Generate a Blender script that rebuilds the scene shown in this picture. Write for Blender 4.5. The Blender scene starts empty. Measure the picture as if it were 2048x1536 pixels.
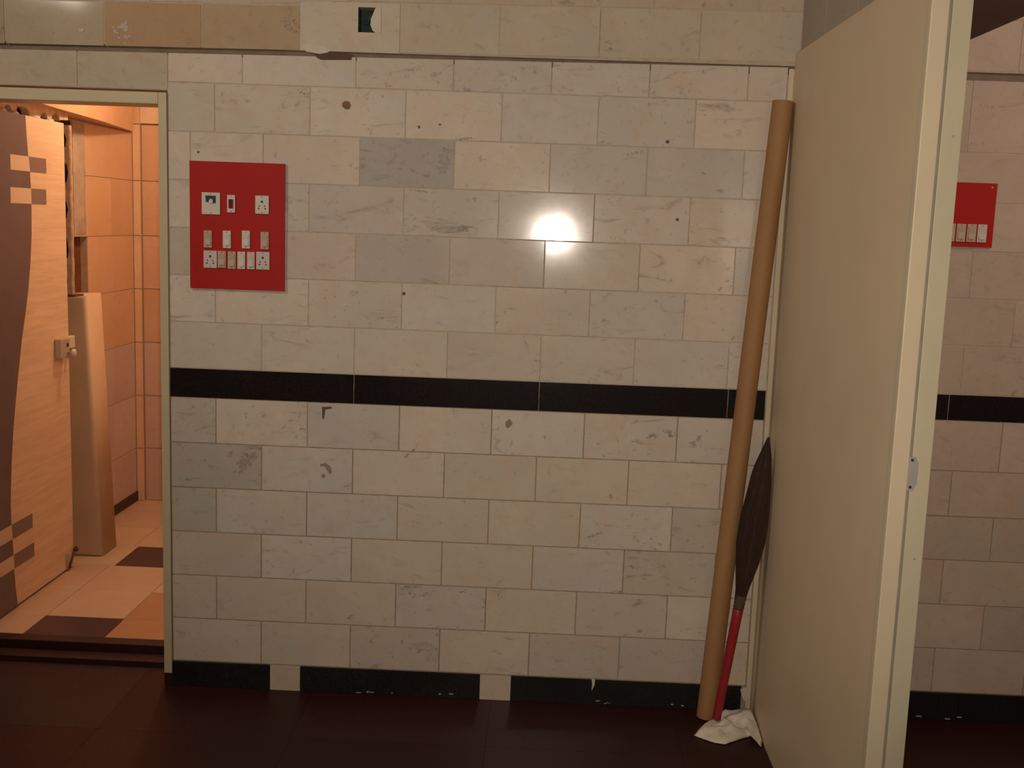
import bpy, bmesh, math, random
from mathutils import Vector, Matrix, noise
random.seed(7)
S = bpy.context.scene
COL = S.collection

# ------------------------------------------------------------------ camera
CAM = Vector((1.2131, -3.5625, 1.6126))
RT = Vector((0.99896289, 0.02872407, 0.03532792))
UP = Vector((-0.03910456, 0.14380168, 0.98883361))
FW = Vector((-0.02332311, 0.98918957, -0.14477578))
cd = bpy.data.cameras.new('camera'); cam = bpy.data.objects.new('camera', cd); COL.objects.link(cam)
cd.sensor_width = 36.0; cd.lens = 36.0 * 2200 / 2048; cd.clip_start = .05; cd.clip_end = 60
cam.matrix_world = Matrix(((RT.x, UP.x, -FW.x, CAM.x), (RT.y, UP.y, -FW.y, CAM.y), (RT.z, UP.z, -FW.z, CAM.z), (0, 0, 0, 1)))
S.camera = cam

# ------------------------------------------------------------------ world, lights, exposure
w = bpy.data.worlds.new('world'); S.world = w; w.use_nodes = True
w.node_tree.nodes['Background'].inputs[0].default_value = (1.0, .93, .85, 1)
w.node_tree.nodes['Background'].inputs[1].default_value = .02
S.view_settings.view_transform = 'Standard'; S.view_settings.look = 'None'
S.view_settings.exposure = 0.0; S.view_settings.gamma = 1.0; S.view_settings.use_curve_mapping = False

def light(name, typ, loc, energy, color, target=None, **kw):
    l = bpy.data.lights.new(name, typ); l.energy = energy; l.color = color
    for k, v in kw.items(): setattr(l, k, v)
    o = bpy.data.objects.new(name, l); COL.objects.link(o); o.location = loc
    if target is not None:
        o.rotation_euler = (Vector(target) - Vector(loc)).to_track_quat('-Z', 'Y').to_euler()
    return o
# the photographer's lamp beside the lens, aimed at the wall
light('flash_lamp', 'SPOT', (1.235, -3.56, 1.57), 166, (1.0, .885, .765), (1.58, 0, 1.66), spot_size=math.radians(94), spot_blend=1.0, shadow_soft_size=.014)
# unseen area light added under the ceiling as soft fill
light('room_fill_light', 'AREA', (-1.0, -1.6, 2.84), 31, (1.0, .86, .72), (1.9, -.7, .9), shape='RECTANGLE', size=.6, size_y=.6)
light('side_fill_light', 'AREA', (3.4, -1.25, 2.84), 15, (1.0, .78, .67), (2.8, 0, .7), shape='RECTANGLE', size=.5, size_y=.5)  # unseen fill added to brighten the wall behind the partition
# warm bulb in the washroom
light('washroom_bulb', 'POINT', (-.25, 1.25, 2.45), 33, (1.0, .68, .44), shadow_soft_size=.06)
light('washroom_low_light', 'POINT', (.25, 1.0, 1.5), 5, (1.0, .66, .44), shadow_soft_size=.12)  # unseen second point light, lower in the washroom

# ------------------------------------------------------------------ materials
def mat(name, col, rough=.6, metal=0.0, spec=.5):
    m = bpy.data.materials.new(name); m.use_nodes = True
    b = m.node_tree.nodes['Principled BSDF']
    b.inputs['Base Color'].default_value = (*col, 1); b.inputs['Roughness'].default_value = rough
    b.inputs['Metallic'].default_value = metal; b.inputs['Specular IOR Level'].default_value = spec
    return m
class NT:
    def __init__(s, m): s.t = m.node_tree; s.b = s.t.nodes['Principled BSDF']
    def n(s, typ, **kw):
        n = s.t.nodes.new(typ)
        for k, v in kw.items():
            if k in n.inputs: n.inputs[k].default_value = v
            else: setattr(n, k, v)
        return n
    def l(s, a, b): s.t.links.new(a, b)
    def ramp(s, fac, stops):
        r = s.t.nodes.new('ShaderNodeValToRGB'); e = r.color_ramp.elements
        while len(e) < len(stops): e.new(.5)
        for el, (p, c) in zip(e, stops): el.position = p; el.color = (*c, 1) if len(c) == 3 else c
        s.l(fac, r.inputs[0]); return r.outputs[0]
    def mix(s, fac, a, b, mode='MIX'):
        m = s.t.nodes.new('ShaderNodeMix'); m.data_type = 'RGBA'; m.blend_type = mode
        for sock, v in ((m.inputs[0], fac), (m.inputs[6], a), (m.inputs[7], b)):
            if isinstance(v, bpy.types.NodeSocket): s.l(v, sock)
            elif isinstance(v, tuple): sock.default_value = (*v, 1)
            else: sock.default_value = v
        return m.outputs[2]
    def pos(s, rnd=0.0, scale=(1, 1, 1)):
        g = s.n('ShaderNodeNewGeometry'); out = g.outputs['Position']
        if rnd:
            oi = s.n('ShaderNodeObjectInfo'); mu = s.n('ShaderNodeMath', operation='MULTIPLY'); mu.inputs[1].default_value = rnd
            s.l(oi.outputs['Random'], mu.inputs[0])
            ad = s.n('ShaderNodeVectorMath', operation='ADD'); s.l(out, ad.inputs[0]); s.l(mu.outputs[0], ad.inputs[1]); out = ad.outputs[0]
        if scale != (1, 1, 1):
            v = s.n('ShaderNodeVectorMath', operation='MULTIPLY'); s.l(out, v.inputs[0]); v.inputs[1].default_value = scale; out = v.outputs[0]
        return out
    def noise(s, vec, scale, detail=4, rough=.55, dist=0.0):
        n = s.n('ShaderNodeTexNoise'); n.inputs['Scale'].default_value = scale; n.inputs['Detail'].default_value = detail
        n.inputs['Roughness'].default_value = rough; n.inputs['Distortion'].default_value = dist
        s.l(vec, n.inputs['Vector']); return n.outputs[0]
    def bump(s, h, strength=.1, dist=.002):
        b = s.n('ShaderNodeBump'); b.inputs['Strength'].default_value = strength; b.inputs['Distance'].default_value = dist
        s.l(h, b.inputs['Height']); s.l(b.outputs[0], s.b.inputs['Normal'])

def marble(name, base, cloud, vein, rough=.085, spec=.35, big=4.0):
    """polished marble; the object's colour tints it and its alpha sets how veined it is"""
    m = mat(name, base, rough, 0, spec); t = NT(m)
    p = t.pos(31.0)
    oi = t.n('ShaderNodeObjectInfo')
    c1 = t.ramp(t.noise(p, big, 5, .6), [(.32, (0, 0, 0)), (.68, (1, 1, 1))])
    c = t.mix(c1, base, cloud)
    # warm mottling
    c = t.mix(t.ramp(t.noise(p, 17, 4, .65, .6), [(.42, (0, 0, 0)), (.72, (.45, .45, .45))]), c, tuple(x * y for x, y in zip(base, (.9, .8, .68))))
    # diagonal smudges and veins
    ps = t.pos(31.0, (1.0, 1.0, 2.6))
    pk = t.ramp(t.noise(p, 11, 5, .7, 1.0), [(.5, (0, 0, 0)), (.68, (.6, .6, .6))])
    c = t.mix(pk, c, tuple(x * y for x, y in zip(base, (.93, .83, .79))))
    v1 = t.ramp(t.noise(ps, 7.5, 7, .7, 1.4), [(.57, (0, 0, 0)), (.73, (.9, .9, .9))])
    dots = t.ramp(t.noise(p, 46, 3, .6, .4), [(.62, (0, 0, 0)), (.75, (.7, .7, .7))])
    va = t.mix(1.0, v1, dots, 'ADD')
    sc = t.n('ShaderNodeMath', operation='MULTIPLY'); sc.use_clamp = True
    rgb = t.n('ShaderNodeRGBToBW'); t.l(va, rgb.inputs[0]); t.l(rgb.outputs[0], sc.inputs[0]); t.l(oi.outputs['Alpha'], sc.inputs[1])
    c = t.mix(sc.outputs[0], c, vein)
    c = t.mix(1.0, c, oi.outputs['Color'], 'MULTIPLY')
    t.l(c, t.b.inputs['Base Color'])
    rr = t.n('ShaderNodeMapRange'); rr.inputs[3].default_value = rough * .85; rr.inputs[4].default_value = rough * 1.4
    t.l(t.noise(p, 9, 3), rr.inputs[0]); t.l(rr.outputs[0], t.b.inputs['Roughness'])
    t.bump(t.noise(p, 5, 2), .05, .002)
    return m

M_MAR = marble('white_marble', (.62, .53, .425), (.545, .48, .405), (.25, .20, .165))
M_MARB = marble('beige_marble', (.62, .46, .33), (.55, .37, .22), (.36, .25, .17), rough=.3, big=2.5)
M_MARP = marble('pink_marble', (.60, .47, .41), (.53, .40, .34), (.33, .22, .18), rough=.28, big=3)
M_BEAMT = marble('grey_marble', (.40, .33, .26), (.34, .28, .23), (.2, .16, .13), rough=.35)

def speckle(name, a, b, rough, scale=160, spec=.3, rnd=17.0, tint=False):
    m = mat(name, a, rough, 0, spec); t = NT(m); p = t.pos(rnd)
    c = t.mix(t.ramp(t.noise(p, scale, 3, .7), [(.42, (0, 0, 0)), (.62, (1, 1, 1))]), a, b)
    c = t.mix(t.ramp(t.noise(p, 3.5, 4, .6), [(.35, (0, 0, 0)), (.7, (.6, .6, .6))]), c, tuple(x * .6 for x in a))
    if tint: c = t.mix(1.0, c, t.n('ShaderNodeObjectInfo').outputs['Color'], 'MULTIPLY')
    t.l(c, t.b.inputs['Base Color'])
    return m
M_BLACK = speckle('black_granite', (.0125, .009, .009), (.021, .015, .014), .22, spec=.15)
M_BASE = speckle('black_skirting_stone', (.013, .011, .011), (.025, .022, .020), .35, spec=.15)
M_FLOOR = speckle('dark_red_granite', (.050, .0125, .0105), (.026, .009, .008), .42, spec=.16, tint=True)
M_THR = speckle('dark_threshold_stone', (.040, .014, .012), (.026, .012, .010), .35, spec=.3)

def plain(name, a, b, rough=.6, scale=12, spec=.4, bumpy=0.0, stretch=(1, 1, 1), rnd=0.0, fine=None):
    m = mat(name, a, rough, 0, spec); t = NT(m); p = t.pos(rnd, stretch)
    c = t.mix(t.ramp(t.noise(p, scale, 5, .6), [(.35, (0, 0, 0)), (.68, (1, 1, 1))]), a, b)
    t.l(c, t.b.inputs['Base Color'])
    if bumpy: t.bump(t.noise(p, (fine or scale * 5), 4), bumpy, .004)
    return m
M_GROUT = plain('brown_grout', (.50, .40, .30), (.40, .31, .225), .9, 30)
M_GROUT2 = plain('darker_grout', (.36, .27, .185), (.27, .20, .135), .9, 30)
M_GROOVE = plain('groove_mortar', (.22, .155, .10), (.17, .115, .075), .95, 20, bumpy=.3)
M_GRT_IN = plain('inner_grout', (.42, .27, .17), (.34, .21, .13), .9, 30)
M_CREAM = plain('cream_paint', (.53, .44, .27), (.49, .41, .25), .42, 6, bumpy=.06)
M_POSTL = plain('pale_cream_paint', (.60, .485, .325), (.56, .455, .30), .45, 5, bumpy=.05)
M_POSTG = plain('greenish_cream_paint', (.54, .465, .31), (.50, .43, .285), .45, 5, bumpy=.05)
M_PANEL = plain('beige_laminate', (.62, .485, .315), (.585, .455, .295), .5, 5, bumpy=.02)
M_CEIL = plain('ceiling_plaster', (.30, .24, .19), (.26, .21, .17), .9, 3)
M_ROOM = plain('room_plaster', (.42, .33, .25), (.38, .30, .23), .9, 3)
M_SOFF = plain('brown_soffit', (.17, .085, .055), (.13, .068, .045), .8, 5)
M_PLAST = plain('rough_plaster', (.62, .43, .27), (.42, .27, .16), .95, 25, bumpy=.6)
M_CEMENT = plain('cement_smear', (.34, .27, .20), (.45, .33, .23), .95, 14, bumpy=.5)
M_VOID = plain('dark_void', (.045, .02, .012), (.015, .008, .006), .95, 25, bumpy=.6)
M_BROWN = plain('brown_mud', (.16, .055, .022), (.09, .035, .018), .95, 22, bumpy=.6)
M_PILAS = plain('smooth_cream_render', (.58, .42, .27), (.52, .365, .225), .7, 5, bumpy=.05)
M_WPL = plain('white_plaster', (.60, .52, .41), (.54, .46, .36), .9, 20, bumpy=.3)
M_STAIN = plain('dark_stain', (.14, .08, .05), (.09, .05, .033), .7, 40)
M_STAIN2 = plain('brown_stain', (.30, .20, .13), (.24, .15, .10), .7, 40)
M_RUST = plain('rust_plug', (.18, .085, .045), (.24, .13, .07), .8, 60)
M_RED = plain('red_laminate', (.40, .018, .014), (.37, .015, .013), .42, 6, spec=.2)
M_RED2 = plain('red_handle_plastic', (.30, .016, .020), (.24, .013, .017), .4, 20)
M_SWW = mat('white_switch_plastic', (.60, .54, .44), .35)
M_SWB = mat('beige_switch_plastic', (.45, .33, .22), .4)
M_SWP = mat('pinkish_switch_plastic', (.56, .47, .40), .35)
M_SLOT = mat('dark_slot', (.03, .022, .02), .6)
M_MCB = mat('dark_blue_breaker', (.028, .035, .06), .4)
M_ROCK = mat('dark_red_rocker', (.16, .006, .006), .3)
M_GREEN = plain('green_box_lining', (.02, .035, .022), (.045, .06, .05), .7, 60, bumpy=.5)
M_STEEL = mat('brushed_plate', (.46, .42, .37), .42, .35)
M_LOCK = mat('lock_paint', (.50, .42, .30), .35, .3)
M_BRASS = mat('brass', (.55, .33, .10), .35, .9)
M_TUBE = plain('brown_cardboard', (.33, .170, .066), (.275, .135, .050), .62, 8, spec=.3, stretch=(1, 1, .25))
M_TUBED = mat('cardboard_inside', (.12, .06, .03), .9)
M_CLOTH = plain('soiled_white_cloth', (.80, .73, .60), (.60, .51, .38), .95, 18, bumpy=.5, fine=220)
M_BRIS = plain('brown_broom_grass', (.060, .026, .014), (.032, .015, .010), .8, 60, stretch=(6, 6, .6))
M_TIE = plain('broom_binding', (.085, .048, .028), (.055, .032, .02), .8, 60)
# laminate of the washroom door: pale wood with slanted grain
M_WOOD = mat('pale_wood_laminate', (.72, .52, .34), .42, 0, .35)
t = NT(M_WOOD); g = t.n('ShaderNodeNewGeometry'); mp = t.n('ShaderNodeMapping'); mp.inputs['Rotation'].default_value = (math.radians(-24), 0, 0); mp.inputs['Scale'].default_value = (1, 1.2, 16)
t.l(g.outputs['Position'], mp.inputs[0])
t.l(t.mix(t.ramp(t.noise(mp.outputs[0], 3.2, 5, .6, .4), [(.3, (0, 0, 0)), (.7, (1, 1, 1))]), (.76, .56, .37), (.62, .43, .27)), t.b.inputs['Base Color'])
M_PURP = plain('dark_purple_laminate', (.145, .108, .106), (.125, .092, .092), .4, 8)
M_LSQ = mat('pale_square_laminate', (.62, .46, .33), .42)
M_DSQ = mat('grey_brown_square_laminate', (.20, .14, .125), .42)
M_FT = marble('washroom_floor_tile', (.56, .43, .30), (.49, .35, .23), (.40, .27, .17), rough=.32, big=3)
M_FD = speckle('dark_purple_floor_tile', (.085, .040, .042), (.062, .032, .036), .3, 60, .3)

# ------------------------------------------------------------------ mesh helpers
def link(name, bm, m, parent=None, loc=None, smooth=False):
    me = bpy.data.meshes.new(name)
    bmesh.ops.recalc_face_normals(bm, faces=bm.faces)
    bm.to_mesh(me); bm.free()
    for k in (m if isinstance(m, (list, tuple)) else [m]): me.materials.append(k)
    if smooth:
        for p in me.polygons: p.use_smooth = True
    o = bpy.data.objects.new(name, me); COL.objects.link(o)
    if loc is not None: o.location = loc
    if parent is not None:
        o.parent = parent; o.location = Vector(o.location) - Vector(ABS[parent.name])
    ABS[o.name] = Vector(loc) if loc is not None else Vector((0, 0, 0))
    return o
ABS = {}
def empty(name, loc=(0, 0, 0)):
    o = bpy.data.objects.new(name, None); COL.objects.link(o); o.location = loc; o.empty_display_size = .05
    ABS[o.name] = Vector(loc); return o
def props(o, label=None, cat=None, group=None, kind=None):
    if label: o['label'] = label
    if cat: o['category'] = cat
    if group: o['group'] = group
    if kind: o['kind'] = kind
    return o
def addbox(bm, x0, x1, y0, y1, z0, z1, mi=0):
    vs = [bm.verts.new(p) for p in ((x0, y0, z0), (x1, y0, z0), (x1, y1, z0), (x0, y1, z0), (x0, y0, z1), (x1, y0, z1), (x1, y1, z1), (x0, y1, z1))]
    for f in ((0, 1, 2, 3), (4, 5, 6, 7), (0, 1, 5, 4), (1, 2, 6, 5), (2, 3, 7, 6), (3, 0, 4, 7)):
        bm.faces.new([vs[i] for i in f]).material_index = mi
def box(name, b, m, parent=None, bev=0.0, seg=2):
    """b in world coordinates; the object's origin is put at the box's centre"""
    x0, x1, y0, y1, z0, z1 = b; c = Vector(((x0 + x1) / 2, (y0 + y1) / 2, (z0 + z1) / 2))
    bm = bmesh.new(); addbox(bm, x0 - c.x, x1 - c.x, y0 - c.y, y1 - c.y, z0 - c.z, z1 - c.z)
    if bev: bmesh.ops.bevel(bm, geom=bm.edges[:], offset=bev, segments=seg, profile=.5, affect='EDGES')
    return link(name, bm, m, parent, c)
def prism(bm, pts, d, axis='Y', inset=0.0, mi=0):
    """pts: outline in plane coordinates (for axis Y: x,z ; X: y,z ; Z: x,y); d=(near,far)"""
    def P(a, b, h): return {'Y': (a, h, b), 'X': (h, a, b), 'Z': (a, b, h)}[axis]
    cx = sum(p[0] for p in pts) / len(pts); cy = sum(p[1] for p in pts) / len(pts)
    rings = []
    def ins(a, b):
        v = Vector((a - cx, b - cy)); return (a, b) if not v.length else (a - math.copysign(inset, v.x), b - math.copysign(inset, v.y))
    if inset:
        s = 1 if d[1] > d[0] else -1
        rings = [[bm.verts.new(P(*ins(a, b), d[0])) for a, b in pts], [bm.verts.new(P(a, b, d[0] + s * inset)) for a, b in pts], [bm.verts.new(P(a, b, d[1])) for a, b in pts]]
    else:
        rings = [[bm.verts.new(P(a, b, h)) for a, b in pts] for h in d]
    bm.faces.new(rings[0]).material_index = mi; bm.faces.new(rings[-1][::-1]).material_index = mi
    n = len(pts)
    for r0, r1 in zip(rings, rings[1:]):
        for i in range(n): bm.faces.new((r0[i], r0[(i + 1) % n], r1[(i + 1) % n], r1[i])).material_index = mi
def plate(name, pts, d, m, parent=None, axis='Y', inset=0.0):
    bm = bmesh.new()
    cx = sum(p[0] for p in pts) / len(pts); cy = sum(p[1] for p in pts) / len(pts)
    prism(bm, [(a - cx, b - cy) for a, b in pts], (0.0, d[1] - d[0]), axis, inset)
    loc = {'Y': (cx, d[0], cy), 'X': (d[0], cx, cy), 'Z': (cx, cy, d[0])}[axis]
    return link(name, bm, m, parent, Vector(loc))
def revolve(bm, prof, ax0, ax1, seg=20, mi=0, closed=True):
    """prof: (t, r) along the segment ax0-ax1"""
    a, b = Vector(ax0), Vector(ax1); d = (b - a); L = d.length; d.normalize()
    u = d.orthogonal().normalized(); v = d.cross(u); rings = []
    for tt, r in prof:
        c = a + d * (L * tt)
        rings.append([bm.verts.new(c + (u * math.cos(2 * math.pi * i / seg) + v * math.sin(2 * math.pi * i / seg)) * r) for i in range(seg)])
    for r0, r1 in zip(rings, rings[1:]):
        for i in range(seg): bm.faces.new((r0[i], r0[(i + 1) % seg], r1[(i + 1) % seg], r1[i])).material_index = mi
    if closed:
        bm.faces.new(rings[0][::-1]).material_index = mi; bm.faces.new(rings[-1]).material_index = mi

def px(u, v, Y=None, X=None, Z=None):
    """where the sight line of a measured photo pixel meets a plane of the room (used to read measurements)"""
    d = FW + RT * ((u - 1024) / 2200) - UP * ((v - 768) / 2200)
    tt = (Y - CAM.y) / d.y if Y is not None else ((X - CAM.x) / d.x if X is not None else (Z - CAM.z) / d.z)
    return CAM + d * tt

# ------------------------------------------------------------------ big tiled wall (wall_back)
W = .3048
H = [2.017, 1.865, 1.7125, 1.560, 1.4075, 1.255, 1.102]   # joint heights above the black band
HL = [1.0045, .852, .6995, .547, .395, .2425, .090]       # and below it
XR = 1.957                                                 # end of the tiling at the partition
X2 = 2.052                                                 # tiling starts again behind the partition
XE = 3.40
XL = -1.30
def groove_lo(x): return 2.1035 + .0085 * (x + .53)
def groove_hi(x): return 2.1175 + .0085 * (x + .53)
def seam(x): return 2.258 + (.0145 if x > .4 else 0) + .0085 * (x + .2)

wall = empty('wall_back', (0, 0, 0)); props(wall, 'tall wall of white marble tiles with a black band across it', kind='structure')
bm = bmesh.new()
G = .0012
addbox(bm, 0, XE, G, .13, 1.05, 2.100)                    # backing right of the door
addbox(bm, XL, -.86, G, .13, 0, 1.984); addbox(bm, XL, 0, G, .13, 1.984, 2.100)
hx0, hx1, hz0, hz1 = .606, .668, 2.188, 2.264              # cut-out for the missing box in the top course
addbox(bm, XL, hx0, G, .13, 2.127, 2.90); addbox(bm, hx1, XE, G, .13, 2.127, 2.90)
addbox(bm, hx0, hx1, G, .13, 2.127, hz0); addbox(bm, hx0, hx1, G, .13, hz1, 2.90)
addbox(bm, hx0, hx1, .055, .13, hz0, hz1)
link('mortar_backing', bm, M_GROUT, wall)
box('mortar_backing', (.0005, XE, G, .13, 0, 1.0495), M_GROUT2, wall)
box('groove_bed', (XL, XE, .011, .13, 2.100, 2.127), M_GROOVE, wall)

def tile(x0, x1, zb, zt, m=M_MAR, col=None, vein=None, tilt=None, gap=.0019, parent=wall, name='marble_tile', y=0.0, thick=None):
    zb0, zb1 = (zb, zb) if isinstance(zb, float) else zb
    zt0, zt1 = (zt, zt) if isinstance(zt, float) else zt
    pts = [(x0 + gap, zb0 + gap), (x1 - gap, zb1 + gap), (x1 - gap, zt1 - gap), (x0 + gap, zt0 - gap)]
    o = plate(name, pts, (y, y + (thick or G) + .0006), m, parent, 'Y', .0004)
    if col is None:
        b = random.uniform(.92, 1.03); k = random.uniform(-.025, .03)
        col = (b * (1 + k), b, b * (1 - k))
    o.color = (*col, random.uniform(.35, 1.0) if vein is None else vein)
    if tilt is None: tilt = (random.gauss(0, .0028), random.gauss(0, .0028))
    o.rotation_euler = (tilt[0], 0, tilt[1])
    if abs(tilt[1]) > .006: o.location.y -= .0012 if abs(tilt[1]) < .01 else .0016
    o.location.y += -.0003 + random.uniform(-.0003, .0002)
    return o
GREY = (.84, .86, .90); DG = (.74, .77, .82); PINK = (.97, .92, .93); BRN = (.80, .72, .62)
over = {(3, 1): None}
spec = {  # (row, start joint): tint, vein
 (1, 0.0): ((.90, .93, .93), .5), (3, 2.0): (DG, .95), (5 - 1, 1.5): (PINK, .6), (4, 1.5): ((.93, .91, .95), .5), (5, 1.0): ((.90, .86, .87), .5),
 (5, 2.0): ((.93, .91, .89), .35), (8, 0.5): ((.92, .93, .90), .5), (9, 0.0): ((.80, .80, .78), 1.0), (8, 0.0): ((.86, .88, .86), .9),
 (10, 0.0): ((.82, .83, .80), .5), (9 - 1, 4.5): ((.97, .96, .95), 1.0), (8, 5.5): ((.98, .98, .98), 1.0), (13, 2.0): ((.93, .90, .86), .8),
 (12, 2.5): ((.96, .94, .93), .9), (10, 4.5): (None, .95), (2, 1.0): (None, .4), (13, 4.0): ((.88, .86, .82), .7), (12, 4.5): ((.95, .90, .90), .8), (11, 5.0): ((.88, .86, .83), .9)}
def course(r, zt, zb, first, x_end=XR, tot=6.6, x_start=0.0):
    xs = [x_start]; k = first
    while x_start + k * W < x_end - .02:
        xs.append(x_start + k * W); k += 1
    xs.append(x_end)
    for a, b in zip(xs, xs[1:]):
        key = (r, round(a / W * 2) / 2); c, v = spec.get(key, (None, None)); tilt = None
        if r == 4 and abs(a - 3.5 * W) < .02: tilt = (-.0010, -.0030)
        if r == 5 and abs(a - 4 * W) < .02: tilt = (.0022, -.0015)
        if r == 5 and abs(a - 3 * W) < .02: tilt = (.009, .020)
        tile(a, b, zb, zt, col=c, vein=v, tilt=tilt)
# course just under the groove
r0x = [XL, -.89, -.587, -.287, .003, .241, .602, .911, 1.220, 1.527, 1.835, XR]
for a, b in zip(r0x, r0x[1:]):
    zb = 2.017 if a >= 0 else 1.9905
    tile(a, b, float(zb), (groove_lo(a), groove_lo(b)), col=(.80, .79, .70) if a < 0 else None)
rows = list(zip(H, H[1:])) + list(zip(HL, HL[1:]))
offs = [.5, 1 / 3 + .93 - .93 + .15, .5, 1, .5, 1, .5, 1, .5, 1, .5, 1]
first = {1: .5, 2: .472 - .0, 3: .5, 4: 1.0, 5: .5, 6: 1.0}
# measured joints of the upper courses, in tile widths
up = {1: [.5, 1.5, 2.5, 3.5, 4.5, 5.5], 2: [.24, 1.01, 2.03, 3.02, 4.02, 5.03, 6.03], 3: [.52, 1.5, 2.5, 3.5, 4.5, 5.5], 4: [1.0, 2.0, 3.0, 4.0, 5.0, 6.0],
      5: [.5, 1.5, 2.5, 3.5, 4.5, 5.5], 6: [1, 2, 3, 4, 5, 6], 7: [.5, 1.5, 2.5, 3.5, 4.5, 5.5], 8: [1, 2, 3, 4, 5, 6], 9: [.5, 1.5, 2.5, 3.5, 4.5, 5.5],
      10: [1, 2, 3, 4, 5, 6], 11: [.5, 1.5, 2.5, 3.5, 4.5, 5.5], 12: [1, 2, 3, 4, 5, 6]}
hl = {(3, 3.5): (-.0040, -.0074), (4, 4.0): (.0002, -.0066), (4, 3.0): (.004, -.0135), (4, 5.0): (0, -.004), (3, 2.5): (-.004, .004), (3, 4.5): (-.004, -.004)}
tint = {(1, 0): ((.90, .92, .90), .5), (2, 2.03): (DG, .95), (4, 1.0): ((.94, .90, .90), .5), (3, 1.5): ((.93, .91, .95), .55), (4, 2.0): ((.86, .84, .87), .5), (4, 3.0): ((.90, .89, .90), .3),
 (4, 0): ((.90, .88, .84), .4), (7, 0): ((.84, .85, .82), .9), (8, 0): ((.78, .79, .78), 1.0), (9, 0): ((.80, .82, .80), .6), (7, 4.5): ((.95, .94, .93), 1.0), (7, 5.5): ((.95, .94, .95), 1.1),
 (8, 6): ((.93, .92, .90), .9), (9, 4.5): (None, 1.0), (9, 5.5): ((.86, .86, .82), .7), (10, 5): ((.86, .85, .83), .9), (11, 2.5): ((.93, .91, .93), .9), (12, 2): ((.90, .87, .83), .9),
 (12, 4): ((.86, .84, .80), .7), (12, 5): ((.86, .84, .82), .7), (12, 3): ((.95, .92, .88), .8), (11, 4.5): ((.94, .90, .90), .8), (10, 0): ((.93, .92, .88), .5), (4, 4.0): ((.93, .93, .92), .35)}
for r, (zt, zb) in enumerate(rows, 1):
    js = [0] + [j for j in up[r] if j * W < XR - .02] + [XR / W]
    for a, b in zip(js, js[1:]):
        key = (r, a if a != 0 else 0)
        c, v = tint.get(key, (None, None))
        if c is None and v is None and r >= 7 and random.random() < .5: c = (.97, .95, .90)
        tile(a * W, b * W, zb, zt, col=c, vein=v, tilt=hl.get((r - 0, a)))
# black band
bj = [0, 2.0, 4.0, 6.02, XR / W]
for a, b in zip(bj, bj[1:]): tile(a * W, b * W, HL[0], H[6], M_BLACK, (1, 1, 1), .5, name='black_band_tile', tilt=(0, 0), gap=.0009)
# course above the groove and the one cut by the picture's edge
uj = [XL, -1.143, -.830, -.5166, -.1997, .1108, .423, .7383, 1.052, 1.3642, 1.677, 1.992]
ut = [(.62, .58, .46)] * 3 + [(.70, .67, .57), (.74, .56, .40), (.74, .64, .50), None, None, None, None, None]
for (a, b), c in zip(zip(uj, uj[1:]), ut):
    if c is None: c = random.choice([(.92, .89, .83), (.88, .86, .80), (.95, .91, .85)])
    if a < hx0 < b:
        bmh = bmesh.new(); g = .0013; z0, z1 = groove_hi(a), seam(a + .1)
        o_ = (a + g, b - g, z0 + g, z1 - g)
        addbox(bmh, o_[0], hx0, -.0003, G, o_[2], o_[3]); addbox(bmh, hx1, o_[1], -.0003, G, o_[2], o_[3])
        addbox(bmh, hx0, hx1, -.0003, G, o_[2], hz0); addbox(bmh, hx0, hx1, -.0003, G, hz1, o_[3])
        oo = link('marble_tile', bmh, M_MAR, wall); oo.color = (.95, .94, .90, .4)
    else:
        tile(a, b, (groove_hi(a), groove_hi(b)), (seam(a + .1), seam(b - .1)), col=c, vein=.5)
vj = [XL, -.98, -.67, -.36, -.05, .265, .58, .895, 1.21, 1.53, 1.853, 1.992]
for a, b in zip(vj, vj[1:]): tile(a, b, (seam(a + .1), seam(b - .1)), 2.56, col=(.86, .80, .73))
vj = [XL, -.82, -.2, .42, 1.05, 1.68, 1.992]
for a, b in zip(vj, vj[1:]): tile(a, b, 2.56, 2.86)
# left of the washroom door (out of frame)
for r, (zt, zb) in enumerate(rows, 1):
    for a, b in ((XL, -1.08), (-1.08, -.862)) if r % 2 else ((XL, -.862),): tile(a, b, zb, min(zt, 1.984))
tile(XL, -.862, HL[0], H[6], M_BLACK, (1, 1, 1), .5, name='black_band_tile', tilt=(0, 0))
# behind the partition, same wall
HR = [2.1035, 1.882, 1.728, 1.575, 1.424, 1.273, 1.113]; HRL = [1.028, .861, .7085, .5600, .4062, .253, .0995]
RC = lambda: random.choice([(.86, .77, .72), (.82, .74, .68), (.88, .79, .75), (.80, .73, .66)])
rrows = list(zip(HR, HR[1:])) + list(zip(HRL, HRL[1:]))
for r, (zt, zb) in enumerate(rrows):
    fx = 2.5765 if r % 2 == 0 else 2.7305
    if r == 0: fx = 2.53
    if r == 1: fx = 2.425
    if r in (3, 5, 7, 9, 11): fx = 2.579
    if r in (4, 6, 8, 10): fx = 2.7285
    xs = []; k = -3
    while fx + k * W < XE:
        if fx + k * W > X2 + .03: xs.append(fx + k * W)
        k += 1
    xs = [X2] + xs + [XE]
    for a, b in zip(xs, xs[1:]): tile(a, b, zb, zt, M_MAR, RC(), random.uniform(.2, .6))
for a, b in ((X2, 2.2437), (2.2437, 2.5485), (2.5485, 3.158), (3.158, XE)): tile(a, b, HRL[0], HR[6], M_BLACK, (1.3, 1, 1), .5, name='black_band_tile', tilt=(0, 0), gap=.0009)
vj = [X2, 2.36, 2.665, 2.97, 3.28, XE]
for a, b in zip(vj, vj[1:]): tile(a, b, 2.1295, 2.285, M_MAR, RC(), .3)
vj = [X2, 2.20, 2.50, 2.81, 3.12, XE]
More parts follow.
